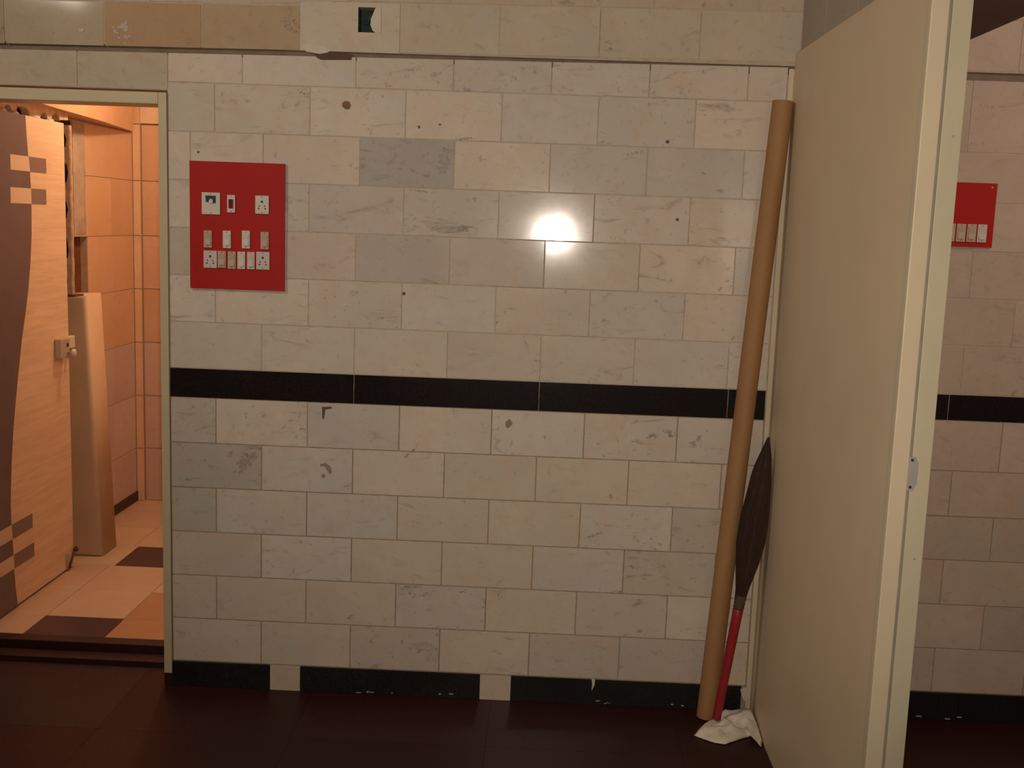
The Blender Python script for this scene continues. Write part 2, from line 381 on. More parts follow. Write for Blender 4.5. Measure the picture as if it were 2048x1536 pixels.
for a, b in zip(vj, vj[1:]): tile(a, b, 2.285, 2.86, M_MAR, RC(), .3)

# marks, plugs and damage on the wall
def blot(name, u, v, rx, rz, m, n=9, jag=.25, Y=-.0011, wallp=wall, thick=.0008):
    c = px(u, v, Y=0.0); pts = []
    for i in range(n):
        a = 2 * math.pi * i / n; k = 1 + random.uniform(-jag, jag)
        pts.append((c.x + math.cos(a) * rx * k, c.z + math.sin(a) * rz * k))
    return plate(name, pts, (Y, Y + thick), m, wallp, 'Y')
def shape(name, uv, m, Y=-.0011, thick=.0008, parent=wall):
    pts = [(p.x, p.z) for p in (px(u, v, Y=0.0) for u, v in uv)]
    return plate(name, pts, (Y, Y + thick), m, parent, 'Y')
blot('rust_plug', 692, 210, .016, .014, M_RUST, 7)
blot('rust_plug', 905, 172, .008, .008, plain('faint_rust', (.46, .35, .25), (.42, .31, .22), .7, 60), 7)
for u, v, r in ((838, 254, .0045), (1335, 284, .006), (1355, 439, .006), (808, 587, .006), (397, 304, .004), (880, 249, .0035)):
    blot('nail_hole', u, v, r, r, M_STAIN, 7)
blot('brown_blot', 1018, 847, .010, .015, M_STAIN2, 9)
shape('dark_stroke', [(644, 814), (663, 813), (664, 817), (651, 819), (648, 838), (645, 838)], M_STAIN)
shape('brown_hook_mark', [(640, 928), (652, 926), (662, 934), (664, 944), (660, 949), (655, 941), (648, 932), (641, 933)], M_STAIN2)
shape('brown_hook_mark', [(644, 948), (651, 949), (648, 957), (643, 954)], M_STAIN2)
VG = plain('grey_vein', (.27, .245, .205), (.40, .36, .30), .2, 60); VB = plain('brown_vein', (.30, .225, .17), (.42, .34, .26), .25, 60)
def smudge(u, v, ru, rv, ang, n, m, size=.004):
    """a stained patch in the stone: many small irregular flecks in one mesh, laid on the tile's face"""
    bm = bmesh.new(); c0 = px(u, v, Y=0.0); Y = -.0012
    for k in range(n):
        rr = math.sqrt(random.random()) * random.choice((1, 1, .6)); th = random.uniform(0, 6.283)
        du, dv = math.cos(th) * rr * ru, math.sin(th) * rr * rv
        c = px(u + du * math.cos(ang) - dv * math.sin(ang), v + du * math.sin(ang) + dv * math.cos(ang), Y=0.0)
        s_ = size * random.uniform(.4, 1.5) * (1.15 - rr * .6); el = random.uniform(1.0, 2.4); nn = 8; vs = []
        for i in range(nn):
            a_ = 6.283 * i / nn; q = s_ * random.uniform(.6, 1.15); x_, z_ = math.cos(a_) * q * el, math.sin(a_) * q; t_ = -ang + random.uniform(-.1, .1)
            vs.append(bm.verts.new((c.x - c0.x + x_ * math.cos(t_) - z_ * math.sin(t_), -k * .000004, c.z - c0.z + x_ * math.sin(t_) + z_ * math.cos(t_))))
        bm.faces.new(vs)
    link('vein_stain', bm, m, wall, Vector((c0.x, Y, c0.z)))
smudge(931, 277, 24, 2.2, -.08, 26, VG, .0028)
smudge(886, 322, 12, 40, .25, 46, VG, .0045)
smudge(842, 382, 32, 2.5, .12, 22, VG, .0028)
smudge(492, 922, 34, 12, -.75, 40, VB, .0050); smudge(375, 958, 22, 6, .1, 12, VG, .0035)
smudge(1183, 1072, 26, 2.6, -.35, 26, VB, .0030)
smudge(820, 1173, 26, 1.8, .04, 20, VB, .0026); smudge(830, 1188, 30, 7, .1, 16, VG, .003)
smudge(1340, 866, 16, 8, .3, 22, VB, .0040); smudge(1388, 886, 22, 7, -.75, 22, VG, .0038)
smudge(1304, 872, 16, 10, .3, 12, VG, .003); smudge(1050, 682, 30, 3, 1.2, 12, VB, .0026)
smudge(1075, 722, 6, 4, 0, 8, VB, .003); smudge(1440, 381, 9, 5, .2, 9, VG, .0035); smudge(1410, 348, 7, 5, .2, 7, VG, .003)
smudge(945, 400, 26, 4, .2, 14, VG, .003); smudge(820, 905, 22, 4, -.7, 12, VB, .003); smudge(1270, 306, 30, 3, -.15, 14, VG, .003)
smudge(1240, 1183, 20, 4, .15, 14, VG, .003); smudge(700, 1235, 14, 5, -.4, 9, VB, .0028); smudge(1222, 992, 3, 14, 0, 8, VB, .0026)
smudge(1000, 1190, 10, 7, -.7, 8, VB, .003); smudge(927, 1182, 10, 5, 0, 7, VB, .003); smudge(1277, 1262, 8, 6, 0, 7, VB, .003)
smudge(245, 60, 24, 30, .4, 26, VB, .004); smudge(580, 45, 18, 26, 0, 22, VB, .004); smudge(165, 62, 9, 6, .3, 10, VB, .003)
smudge(610, 185, 12, 5, 0, 9, VB, .003); smudge(1085, 35, 14, 5, .1, 9, VB, .003); smudge(1218, 92, 9, 12, 0, 8, VG, .003)
# broken piece of the groove
shape('groove_damage', [(622, 103), (640, 109), (662, 104), (697, 105), (704, 112), (703, 120), (643, 120), (636, 117), (629, 110)], plain('broken_mortar', (.13, .065, .042), (.10, .06, .04), .95, 60, bumpy=.5))
shape('plaster_smear', [(603, 90), (622, 88), (645, 92), (662, 101), (655, 105), (640, 108), (628, 106), (612, 103)], M_WPL, Y=-.0014)
# open box hole in the top course: green lining, plaster slumped over its right side
box('hole_lining', (hx0 + .001, hx1 - .001, .045, .0545, hz0 + .001, hz1 - .001), M_GREEN, wall)
box('hole_lining', (hx0 + .0005, hx0 + .0025, .002, .045, hz0 + .001, hz1 - .001), M_GREEN, wall)
shape('plaster_slump', [(751, 16), (762, 14), (762, 66), (752, 66), (745, 61), (741, 50), (742, 38), (747, 26)], M_WPL, Y=-.002, thick=.012)
shape('wire_wad', [(722, 20), (736, 18), (741, 30), (734, 44), (724, 47), (719, 36)], plain('grey_green_wad', (.05, .065, .06), (.02, .035, .03), .8, 80, bumpy=.6), Y=.030, thick=.013)

# ------------------------------------------------------------------ skirting of black stone with white squares
base = empty('baseboard_back', (0, 0, 0)); props(base, 'black stone skirting with small white squares', kind='structure')
def sk(x0, x1, m, nm, z1=.0885, col=(1, 1, 1), y=-.006):
    o = tile(x0, x1, .0, z1, m, col, .4, tilt=(0, 0), gap=.0006, parent=base, name=nm, y=y, thick=.0092); return o
for a, b in ((.0, .3365), (.4405, 1.0560), (1.1612, 1.760), (1.760, 1.943)): sk(a, b, M_BASE, 'black_skirting_tile')
for a, b in ((.3365, .4405), (1.0560, 1.1612)): sk(a, b, M_MAR, 'white_skirting_square', col=(.92, .87, .78))
for a, b in ((2.06, 2.372), (2.372, 2.672), (2.672, 3.28), (3.28, XE)): sk(a, b, M_BASE, 'black_skirting_tile', .0985, (1.6, 1.4, 1.4))
o = shape('chipped_edge', [(1183, 1356), (1190, 1357), (1189, 1368), (1183, 1380), (1184, 1368)], M_WPL, Y=-.0072, parent=base)
shape('broken_plaster', [(1480, 1376), (1488, 1373), (1497, 1373), (1496, 1396), (1490, 1400), (1485, 1396), (1482, 1388)], M_WPL, Y=-.010, thick=.009, parent=base)
for k in range(16):
    u = random.choice([random.uniform(700, 900), random.uniform(1150, 1400), random.uniform(1830, 1930)]); c = px(u, 1378 + (u - 540) * .034 + 8, Y=-.007)
    z = random.uniform(.004, .016)
    box('mortar_crumb', (c.x, c.x + random.uniform(.004, .018), -.0085, -.006, z, z + random.uniform(.002, .004)), M_CEMENT, base)

# ------------------------------------------------------------------ floor
fl = empty('floor', (0, 0, 0)); props(fl, 'dark red polished granite floor', kind='structure')
box('floor_bed', (-1.6, 4.2, -5.6, .13, -.06, -.006), M_THR, fl)
box('floor_bed', (-.86, 0.0, .1301, .28, -.06, -.006), M_THR, fl)
ys = [.128, -.345, -.955, -1.565, -2.175, -2.785, -3.395, -4.0, -4.6, -5.2, -5.6]
for j, (y1, y0) in enumerate(zip(ys, ys[1:])):
    xs = [-1.6, -.735, -.125, .485, 1.095, 1.705, 2.315, 2.925, 3.535, 4.2]
    for x0, x1 in zip(xs, xs[1:]):
        o = box('floor_slab', (x0 + .0004, x1 - .0004, y0 + .0004, y1 - .0004, -.0055, 0.0), M_FLOOR, fl)
        b = random.uniform(.9, 1.08)
        o.color = (b * 1.15, b * 2.0, b * 2.1, 1) if (x1 < 0 and j == 0) else (b, b, b, 1)
o = box('floor_slab', (-.83, -.0275, .1285, .138, -.0055, 0.0), M_FLOOR, fl); o.color = (.8, 1.3, 1.4, 1)

# ------------------------------------------------------------------ rest of the room shell
def wallbox(name, b, m, label=None):
    o = box(name, b, m); props(o, label, kind='structure'); return o
wallbox('wall_left', (-1.72, -1.60, -5.6, .13, 0, 2.9), M_ROOM)
wallbox('wall_right', (4.2, 4.32, -5.6, .13, 0, 2.9), M_ROOM)
wallbox('wall_front', (-1.72, 4.32, -5.72, -5.6, 0, 2.9), M_ROOM)
wallbox('ceiling', (-1.72, 4.32, -5.72, .13, 2.9, 3.0), M_CEIL)
wallbox('wall_back_left_end', (-1.60, XL, 0, .13, 0, 2.9), M_ROOM); wallbox('wall_back_right_end', (XE, 4.2, 0, .13, 0, 2.9), M_ROOM)
# beam over the partition
beam = empty('beam', (0, 0, 0)); props(beam, 'tiled ceiling beam running from the wall over the beige partition', kind='structure')
SZ = 2.165
box('beam_body', (1.995, 2.385, -5.6, -.001, SZ, 2.9), M_SOFF, beam)
ys = [-.002, -.2845, -.6235, -.93, -1.24, -1.55, -1.9, -2.2, -2.6, -3.0]
for a, b in zip(ys, ys[1:]):
    bm = bmesh.new(); cy = (a + b) / 2
    prism(bm, [(b - cy + .001, 0.001), (a - cy - .001, .001), (a - cy - .001, .31), (b - cy + .001, .31)], (0, .0035), 'X', .0007)
    o = link('beam_tile', bm, M_BEAMT, beam, Vector((1.9915, cy, SZ))); q = random.uniform(.88, 1.08); o.color = (q, q, q, .4)

# ------------------------------------------------------------------ partition and its door post
part = empty('wall_partition', (2.01, -.6, 0)); props(part, 'plain beige laminated partition standing out from the tiled wall', kind='structure')
box('partition_panel', (1.975, 2.050, -1.212, -.001, 0, SZ - .0005), M_PANEL, part, .001)
box('partition_panel', (2.0501, 2.054, -1.20, -.001, 0, SZ - .0005), M_PANEL, part)
tr = empty('trim_1', (2.01, -1.24, 0)); props(tr, 'cream rebated door post closing the free end of the partition', kind='structure')
box('post_body', (1.9735, 2.056, -1.238, -1.2125, 0, SZ - .0005), M_POSTG, tr, .0015)
box('door_stop', (1.9700, 2.0065, -1.256, -1.2385, 0, SZ - .0005), M_POSTL, tr, .002)
box('post_groove', (2.0066, 2.0154, -1.2405, -1.2382, 0, SZ - .0005), plain('shaded_groove', (.27, .235, .17), (.22, .19, .14), .7, 20), tr)  # shade of the recess is put into the strip's darker colour
box('post_face', (2.0155, 2.0562, -1.246, -1.2385, 0, SZ - .0005), M_POSTG, tr, .0012)
# strike plate on the post: octagonal-ended plate with a lip and two screws
st = empty('strike_plate', (2.017, -1.2465, 1.115)); props(st, 'small metal strike plate screwed to the cream door post', 'plate')
zc = 1.115
plate('plate_body', [(2.003, zc - .024), (2.009, zc - .038), (2.022, zc - .038), (2.029, zc - .022), (2.0295, zc + .022), (2.022, zc + .036), (2.010, zc + .036), (2.004, zc + .024)], (-1.2480, -1.2463), M_STEEL, st, 'Y', .0004)
for dz in (.029, -.030):
    bm = bmesh.new(); revolve(bm, [(0, .0030), (1, .0034)], (2.0155, -1.2490, zc + dz), (2.0155, -1.2480, zc + dz), 12); link('screw', bm, M_SLOT, st)
for u, v in ((1907, 273), (1829, 1118)):
    c = px(u, v, Y=-1.246); bm = bmesh.new(); revolve(bm, [(0, .0028), (1, .0032)], (c.x, -1.2470, c.z), (c.x, -1.2461, c.z), 10); link('nail_head', bm, M_STEEL, tr)
tb = box('trim_2', (1.9585, 1.9748, -.006, -.0002, 0, 2.118), M_POSTL, None, .001); props(tb, 'thin cream batten in the corner between tiles and partition', kind='structure')

# ------------------------------------------------------------------ washroom door frame, threshold
fr = empty('trim_3', (-.43, .05, 0)); props(fr, 'cream painted frame of the washroom doorway', kind='structure')
box('jamb', (-.0275, -.0008, -.008, .12, .045, 1.9835), M_CREAM, fr, .0015)
box('jamb', (-.8595, -.832, -.008, .12, .0, 1.9835), M_CREAM, fr, .0015)
box('lintel', (-.8315, -.0280, -.008, .12, 1.947, 1.9835), M_CREAM, fr, .0015)
box('frame_strip', (-.8595, -.0008, -.0015, .0, 1.9838, 1.9903), M_BROWN, fr)  # thin dark brown strip along the top of the frame
box('jamb_foot', (-.0285, -.0008, -.004, .12, 0, .0445), M_THR, fr)
th = empty('trim_4', (-.43, .2, 0)); props(th, 'dark stone threshold of the washroom in two low steps', kind='structure')
box('lower_step', (-.8595, -.0005, .140, .205, -.005, .020), M_THR, th, .003)
box('upper_step', (-.8595, -.0005, .222, .280, -.005, .047), M_THR, th, .003)
box('step_core', (-.8595, -.0005, .2055, .2215, -.005, .008), M_SLOT, th)

# ------------------------------------------------------------------ washroom shell
IF = .045
fi = empty('floor_washroom', (-.4, 1.3, 0)); props(fi, 'washroom floor of pale tiles with scattered dark purple ones', kind='structure')
box('floor_bed', (-1.02, .45, .281, 2.45, -.02, IF - .004), M_GRT_IN, fi)
xs = [-.944, -.655, -.35, -.045, .26, .45]; ys = [.281, .475, .785, 1.105, 1.398, 1.705, 2.01, 2.42]
for i, (x0, x1) in enumerate(zip(xs, xs[1:])):
    for j, (y0, y1) in enumerate(zip(ys, ys[1:])):
        dark = (i == 1 and j in (0, 3)) or (i == 3 and j in (1, 4))
        xa, xb = (x0 + .022, x1 + .022) if (j == 3 and i in (1, 2)) else (x0, x1)
        if j == 3 and i == 0: xb = x1 + .022
        if j == 3 and i == 3: xa = x0 + .022
        bm = bmesh.new(); c = Vector(((xa + xb) / 2, (y0 + y1) / 2, IF)); hx, hy = (xb - xa) / 2 - .0009, (y1 - y0) / 2 - .0009
        prism(bm, [(-hx, -hy), (hx, -hy), (hx, hy), (-hx, hy)], (0, -.0038), 'Z', .0006)
        o = link('floor_tile', bm, M_FD if dark else M_FT, fi, c)
        o.color = (.80, .58, .44, .3) if (i == 2 and j <= 1) else (random.uniform(.95, 1.05), random.uniform(.92, 1.02), .95, .5)

wl = empty('wall_washroom_left', (-1.0, 1.2, 0)); props(wl, 'washroom side wall of large beige tiles, broken open near the door', kind='structure')
XW = -.945
bm = bmesh.new()
addbox(bm, XW - .10, XW - .004, .13, 1.474, -.02, 2.7); addbox(bm, XW - .10, XW - .004, 1.636, 2.33, -.02, 2.7)
addbox(bm, XW - .10, XW - .004, 1.474, 1.636, -.02, 1.205); addbox(bm, XW - .10, XW - .004, 1.474, 1.636, 1.485, 2.7)
link('mortar_backing', bm, M_GRT_IN, wl)
box('hollow_back', (XW - .10, XW - .035, 1.474, 1.636, 1.205, 1.485), M_BROWN, wl)
zj = [.045, .335, .624, .9126, 1.1978, 1.4776, 1.762, 2.005]
def xtile(y0, y1, z0, z1, m, col, par=wl, X=XW, nm='wall_tile', vein=.4):
    bm = bmesh.new(); cy, cz = (y0 + y1) / 2, (z0 + z1) / 2; hy, hz = (y1 - y0) / 2 - .0012, (z1 - z0) / 2 - .0012
    prism(bm, [(-hy, -hz), (hy, -hz), (hy, hz), (-hy, hz)], (0, -.004), 'X', .0006)
    o = link(nm, bm, m, par, Vector((X, cy, cz))); o.color = (*col, vein); return o
for z0, z1 in zip(zj, zj[1:]):
    lo = z1 < 1.0
    mm = M_MARP if lo else M_MARB
    cc = (1.02, 1.0, 1.02) if lo else (1.06, .95, .82)
    hole = abs(z0 - 1.1978) < .01
    for y0, y1 in (([(.30, 1.474)] if hole else [(.30, 1.30), (1.30, 1.636)]) + [(1.636, 1.93), (1.93, 2.222)]):
        q = random.uniform(.92, 1.04); xtile(y0, y1, z0, z1, mm, tuple(q * c for c in cc))
# cement strip above the hollow, rendered pilaster below it
bm = bmesh.new(); n1, n2 = 6, 26; vv = []
for i in range(n1 + 1):
    for j in range(n2 + 1):
        y = 1.485 + (.135) * i / n1; z = 1.487 + .512 * j / n2
        e = 0.0 if i in (0, n1) or j in (0, n2) else 1.0
        vv.append(bm.verts.new((XW + .002 + e * (.006 + .006 * noise.noise(Vector((y * 22, z * 22, 3)))), y, z)))
for i in range(n1):
    for j in range(n2): a = i * (n2 + 1) + j; bm.faces.new((vv[a], vv[a + 1], vv[a + n2 + 2], vv[a + n2 + 1]))
link('cement_smear', bm, M_CEMENT, wl, smooth=True)
bm = bmesh.new()
prism(bm, [(-.905, .045), (-.7335, .045), (-.7845, 1.2335), (-.905, 1.2295)], (1.22, 1.40), 'Y')
bmesh.ops.bevel(bm, geom=[e for e in bm.edges if abs(e.verts[0].co.y - e.verts[1].co.y) < .01], offset=.018, segments=4, profile=.5, affect='EDGES')
link('rendered_pilaster', bm, M_PILAS, wl, smooth=True)
box('pilaster_backing', (-.945, -.906, 1.22, 1.40, .045, 1.225), M_PILAS, wl)
plate('mud_drip', [(1.632, 1.21), (1.655, 1.21), (1.645, 1.118), (1.637, 1.118)], (XW + .0025, XW - .001), M_BROWN, wl, 'X')
# low dark skirting on the side wall
bm = bmesh.new(); prism(bm, [(1.66, .046), (2.222, .046), (2.222, .098), (1.66, .098)], (XW + .008, XW), 'X', .001); link('wall_skirting', bm, M_THR, wl)
# rough reveal beside the leaf: plaster edge with lens-shaped hollows, dark behind
ed = [(-.8297, 1.9534), (-.8239, 1.9289), (-.8119, 1.8963), (-.8169, 1.8672), (-.8278, 1.8544), (-.8312, 1.8045), (-.8144, 1.7885), (-.8088, 1.7575), (-.8139, 1.7218), (-.8293, 1.7046), (-.8328, 1.6459), (-.8181, 1.6317), (-.8124, 1.6004), (-.8197, 1.5664), (-.8308, 1.5534), (-.8321, 1.4984), (-.8195, 1.4819), (-.8142, 1.4312), (-.8171, 1.3992), (-.8304, 1.388), (-.8292, 1.3454), (-.8194, 1.303), (-.8228, 1.243)]
bm = bmesh.new(); vl = []
for i, (x, z) in enumerate(ed):
    xr = -.7945 + .0012 * math.sin(i * 1.7)
    vl.append([bm.verts.new((x, 1.12 + .0015 * math.sin(i * 2.3), z)), bm.verts.new((xr - .006, 1.118, z)), bm.verts.new((xr, 1.122, z)), bm.verts.new((xr - .002, 1.134, z)), bm.verts.new((x, 1.134, z))])
for a, b in zip(vl, vl[1:]):
    for k in range(5): bm.faces.new((a[k], a[(k + 1) % 5], b[(k + 1) % 5], b[k]))
bm.faces.new(vl[0]); bm.faces.new(vl[-1][::-1])
link('chiselled_plaster_edge', bm, M_PLAST, wl)
box('dark_chase_backing', (-.93, -.802, 1.137, 1.147, 1.245, 1.975), M_VOID, wl)  # near-black sheet standing for the dark depth behind the hollows
box('chase_sill', (-.90, -.786, 1.10, 1.20, 1.232, 1.240), M_BROWN, wl)
box('leaf_side_render', (-.944, -.905, .30, 1.218, .045, 1.95), M_PLAST, wl)
# broken line of masonry over the leaf
box('dark_pocket_backing', (-.94, -.905, .28, 1.20, 1.951, 2.10), M_VOID, wl)  # near-black backing, the dark depth seen in the pockets
lo = [(.30, 1.95), (.56, 1.945), (.60, 1.958), (.640, 1.956), (.652, 1.978), (.672, 1.990), (.700, 1.989), (.712, 1.972), (.728, 1.955), (.745, 1.968), (.758, 1.990), (.79, 1.996), (.83, 1.994), (.85, 1.984), (.858, 1.960), (.90, 1.952), (.945, 1.955), (.958, 1.980), (.985, 1.992), (1.010, 1.990), (1.018, 1.972), (1.036, 1.958), (1.052, 1.968), (1.066, 1.988), (1.10, 1.994), (1.128, 1.986), (1.142, 1.962), (1.165, 1.945), (1.215, 1.940)]
plate('broken_plaster_edge', lo + [(1.215, 2.10), (.30, 2.10)], (-.845, -.875), M_PLAST, wl, 'X')
for k, (y, z) in enumerate(((.625, 1.962), (.73, 1.960), (.905, 1.962), (1.03, 1.962))):
    bm = bmesh.new(); bmesh.ops.create_icosphere(bm, subdivisions=2, radius=.5)
    for v in bm.verts:
        p = v.co.copy(); v.co *= 1 + .5 * noise.noise(p * 3 + Vector((k * 5, 7, 0))); v.co = Vector((v.co.x * .03, v.co.y * .045, v.co.z * .022))
    link('broken_masonry', bm, M_WPL, wl, Vector((-.842, y, z)))
# tapering ledge above the side wall
bm = bmesh.new(); prism(bm, [(-.944, .30), (-.715, .30), (-.80, 1.0), (-.852, 1.62), (-.930, 2.20), (-.944, 2.20)], (2.012, 2.60), 'Z'); link('ledge', bm, M_MARB, wl).color = (1.05, .9, .75, .1)

wf = empty('wall_washroom_far', (-.3, 2.3, 0)); props(wf, 'far washroom wall of beige tiles', kind='structure')
box('mortar_backing', (-1.045, -.902, 2.227, 2.40, -.02, 2.7), M_GRT_IN, wf); box('mortar_backing', (-.9019, .45, 2.242, 2.40, -.02, 2.7), M_GRT_IN, wf)
for z0, z1 in zip(zj, zj[1:]):
    up_ = z0 > .9
    o = tile(-.944, -.902, z0, z1 + (.0 if z1 < 2 else .045), M_MARB, (1.08, 1.0, .9), .3, tilt=(0, 0), parent=wf, name='wall_tile', y=2.2225)
    for x0, x1 in ((-.9018, -.66), (-.66, -.36), (-.36, -.05), (-.05, .25), (.25, .45)):
        tile(x0, x1, z0, z1 + (.0 if z1 < 2 else .045), M_MARP if not up_ else M_MARB, (.93, .80, .74) if up_ else (.95, .85, .78), .3, tilt=(0, 0), parent=wf, name='wall_tile', y=2.238)
tile(-.944, -.902, 2.051, 2.65, M_MARB, (1.0, .85, .65), .2, tilt=(0, 0), parent=wf, name='wall_tile', y=2.2225)
box('upper_render', (-.9018, .45, 2.225, 2.237, 2.056, 2.69), M_PILAS, wf)
wallbox('wall_washroom_right', (.451, .53, .131, 2.42, -.02, 2.7), M_MARB).color = (.9, .8, .7, .3)
wallbox('ceiling_washroom', (-1.05, .53, .131, 2.42, 2.7, 2.76), M_PILAS)

# ------------------------------------------------------------------ washroom door leaf
LX = -.800
dr = empty('door_1', (LX, .31, .052)); props(dr, 'washroom door opened inwards, pale wood laminate with dark wavy side and chequer squares', kind='structure')
box('leaf', (LX - .032, LX - .0012, .305, 1.071, .055, 1.957), M_WOOD, dr, .001)
Wc = [(0.727, 1.957), (0.733, 1.88), (0.7411, 1.8116), (0.7524, 1.7447), (.7560, 1.69), (0.7575, 1.6205), (.752, 1.50), (0.7351, 1.3917), (0.712, 1.2903), (0.6800, 1.19), (0.6456, 1.0983), (0.6034, 0.9507), (0.5745, 0.84), (0.5545, 0.7568), (.532, .63), (0.5199, 0.5299), (0.5140, 0.4666), (.5140, .41), (0.5182, 0.3573), (0.5240, 0.2684), (.5271, .1955), (.535, .12), (0.5467, 0.055)]
def zcurve(z):
    for (y0, z0), (y1, z1) in zip(Wc, Wc[1:]):
        if z1 <= z <= z0: return y1 + (y0 - y1) * (z - z1) / (z0 - z1)
    return .75
plate('dark_wavy_side', [(.3055, .0555), (.3055, 1.9565)] + Wc, (LX - .0001, LX - .0012), M_PURP, dr, 'X')
for z0, z1, yl, yr in ((1.7445, 1.8018, .5935, .8955), (1.620, 1.6796, .5870, .8885), (.330, .3880, .4200, .6900), (.2095, .2650, .4135, .6980)):
    n = 4; cur = [(zcurve(z0 + (z1 - z0) * i / n), z0 + (z1 - z0) * i / n) for i in range(n + 1)]
    plate('pale_square', [(yl, z0)] + cur + [(yl, z1)], (LX + .0005, LX - .0001), M_LSQ, dr, 'X')
    plate('dark_square', [(yr, z0)] + cur + [(yr, z1)], (LX + .0004, LX - .0012), M_DSQ, dr, 'X')
lk = box('door_lock', (LX - .001, LX + .030, .930, 1.012, .985, 1.068), M_LOCK, dr, .004); ABS['door_lock'] = lk.location + Vector(ABS['door_1'])
box('latch_case', (LX - .001, LX + .022, 1.018, 1.082, 1.018, 1.070), M_SWW, lk, .003)
bm = bmesh.new(); revolve(bm, [(0, .007), (.5, .007), (.52, .016), (.9, .018), (1, .012)], (LX + .029, .992, 1.005), (LX + .062, .992, 1.005), 16); link('lock_knob', bm, M_SWW, lk, smooth=True)
bm = bmesh.new(); revolve(bm, [(0, .010), (.8, .010), (1, .007)], (LX + .020, 1.040, 1.006), (LX + .038, 1.040, 1.006), 14); link('latch_pin', bm, M_BRASS, lk, smooth=True)
box('key_slot', (LX + .0302, LX + .0315, .978, .996, 1.032, 1.046), M_SLOT, lk)
bl = box('tower_bolt', (LX - .001, LX + .004, .990, 1.018, .070, .125), M_STEEL, dr, .001); ABS['tower_bolt'] = bl.location + Vector(ABS['door_1'])
bm = bmesh.new(); revolve(bm, [(0, .005), (1, .005)], (LX + .008, 1.004, .060), (LX + .008, 1.062, .125), 10); revolve(bm, [(0, .008), (.5, .011), (1, .008)], (LX + .006, 1.060, .122), (LX + .020, 1.068, .132), 12)
link('bolt_rod', bm, M_BROWN, bl, smooth=True)

# ------------------------------------------------------------------ switchboards
def module(par, kind, x, z, wd, ht, m=M_SWW, y=-.0095):
    nm = {'switch': 'switch', 'socket': 'socket', 'breaker': 'breaker', 'indicator': 'indicator'}[kind]
    o = box(nm, (x - wd / 2, x + wd / 2, y - .005, y, z - ht / 2, z + ht / 2), m, par, .0012)
    ABS[o.name] = Vector((x, y - .0025, z)); f = y - .005
    def hole(cx, cz, r, nm='pin_hole', m2=M_SLOT, d=.0006):
        bm = bmesh.new(); revolve(bm, [(0, r * .9), (1, r)], (cx, f - d, cz), (cx, f + .0005, cz), 10); link(nm, bm, m2, o)
    for s in (1, -1): hole(x, z + s * (ht / 2 - .0045), .0016, 'screw')
    if kind == 'socket':
        hole(x, z + .0095, .0042)
        for s in (1, -1): hole(x + s * .0085, z - .0035, .0024); hole(x + s * .0105, z - .0120, .0028)
    elif kind == 'switch':
        bm = bmesh.new(); hw, hh = wd / 2 - .0045, ht / 2 - .010
        vs = [bm.verts.new(p) for p in ((x - hw, f, z - hh), (x + hw, f, z - hh), (x + hw, f, z + hh), (x - hw, f, z + hh), (x - hw, f - .0045, z - hh), (x + hw, f - .0045, z - hh), (x + hw, f - .0012, z), (x - hw, f - .0012, z), (x + hw, f - .0022, z + hh), (x - hw, f - .0022, z + hh))]
        for q in ((4, 5, 6, 7), (7, 6, 8, 9), (0, 1, 5, 4), (3, 9, 8, 2), (0, 4, 7), (0, 7, 3), (3, 7, 9), (1, 6, 5), (1, 2, 6), (2, 8, 6), (0, 3, 2, 1)): bm.faces.new([vs[i] for i in q])
        link('rocker', bm, m, o)
    elif kind == 'indicator':
        box('red_rocker', (x - wd * .29, x + wd * .29, f - .003, f + .0004, z - .0145, z + .0145), M_ROCK, o, .001)
    elif kind == 'breaker':
        bm = bmesh.new()
        prism(bm, [(x - .0175, z + .025), (x + .0165, z + .025), (x + .0165, z + .001), (x + .0075, z + .001), (x + .0065, z + .012), (x - .001, z + .016), (x - .006, z + .010), (x - .007, z + .003), (x - .016, z + .005)], (f - .0008, f + .0004), 'Y')
        link('breaker_window', bm, M_MCB, o)
        box('breaker_lever', (x - .0055, x + .0065, f - .004, f - .0002, z + .000, z + .010), M_SWW, o, .001)
    return o
sb = empty('switchboard', (.2266, 0, 1.57)); props(sb, 'large red switchboard with breaker, sockets and rocker switches on the white tiled wall', 'switchboard')
box('red_plate', (.0722, .3805, -.0095, -.0012, 1.3665, 1.7735), M_RED, sb, .0008)
for k, x, z, wd, ht, m in [('breaker', .1421, 1.6403, .0592, .0697, M_SWW), ('indicator', .2075, 1.6416, .0257, .0556, M_SWW), ('socket', .3074, 1.6417, .0437, .0579, M_SWW),
    ('switch', .1316, 1.5264, .0265, .0550, M_SWB), ('switch', .1935, 1.5274, .0260, .056, M_SWW), ('switch', .2553, 1.5293, .0258, .057, M_SWW), ('switch', .3160, 1.5280, .0265, .0554, M_SWB),
    ('socket', .1393, 1.4618, .0432, .0558, M_SWP), ('switch', .1768, 1.463, .0262, .0540, M_SWB), ('switch', .2092, 1.4616, .0256, .0560, M_SWB), ('switch', .2404, 1.462, .025, .056, M_SWW), ('switch', .2714, 1.4623, .0247, .0555, M_SWP), ('socket', .3105, 1.4633, .0431, .0570, M_SWP)]:
    module(sb, k, x, z, wd, ht, m)
sb2 = empty('switchboard', (2.51, 0, 1.69)); props(sb2, 'small red switchboard with plain switches, half hidden behind the cream post', 'switchboard')
box('red_plate', (2.388, 2.633, -.0095, -.0012, 1.588, 1.789), M_RED, sb2, .0008)
for x, m in ((2.432, M_SWB), (2.4655, M_SWB), (2.4985, M_SWB), (2.5315, M_SWB), (2.5645, M_SWB), (2.5975, M_SWP)): module(sb2, 'switch', x, 1.632, .0285, .056, m)
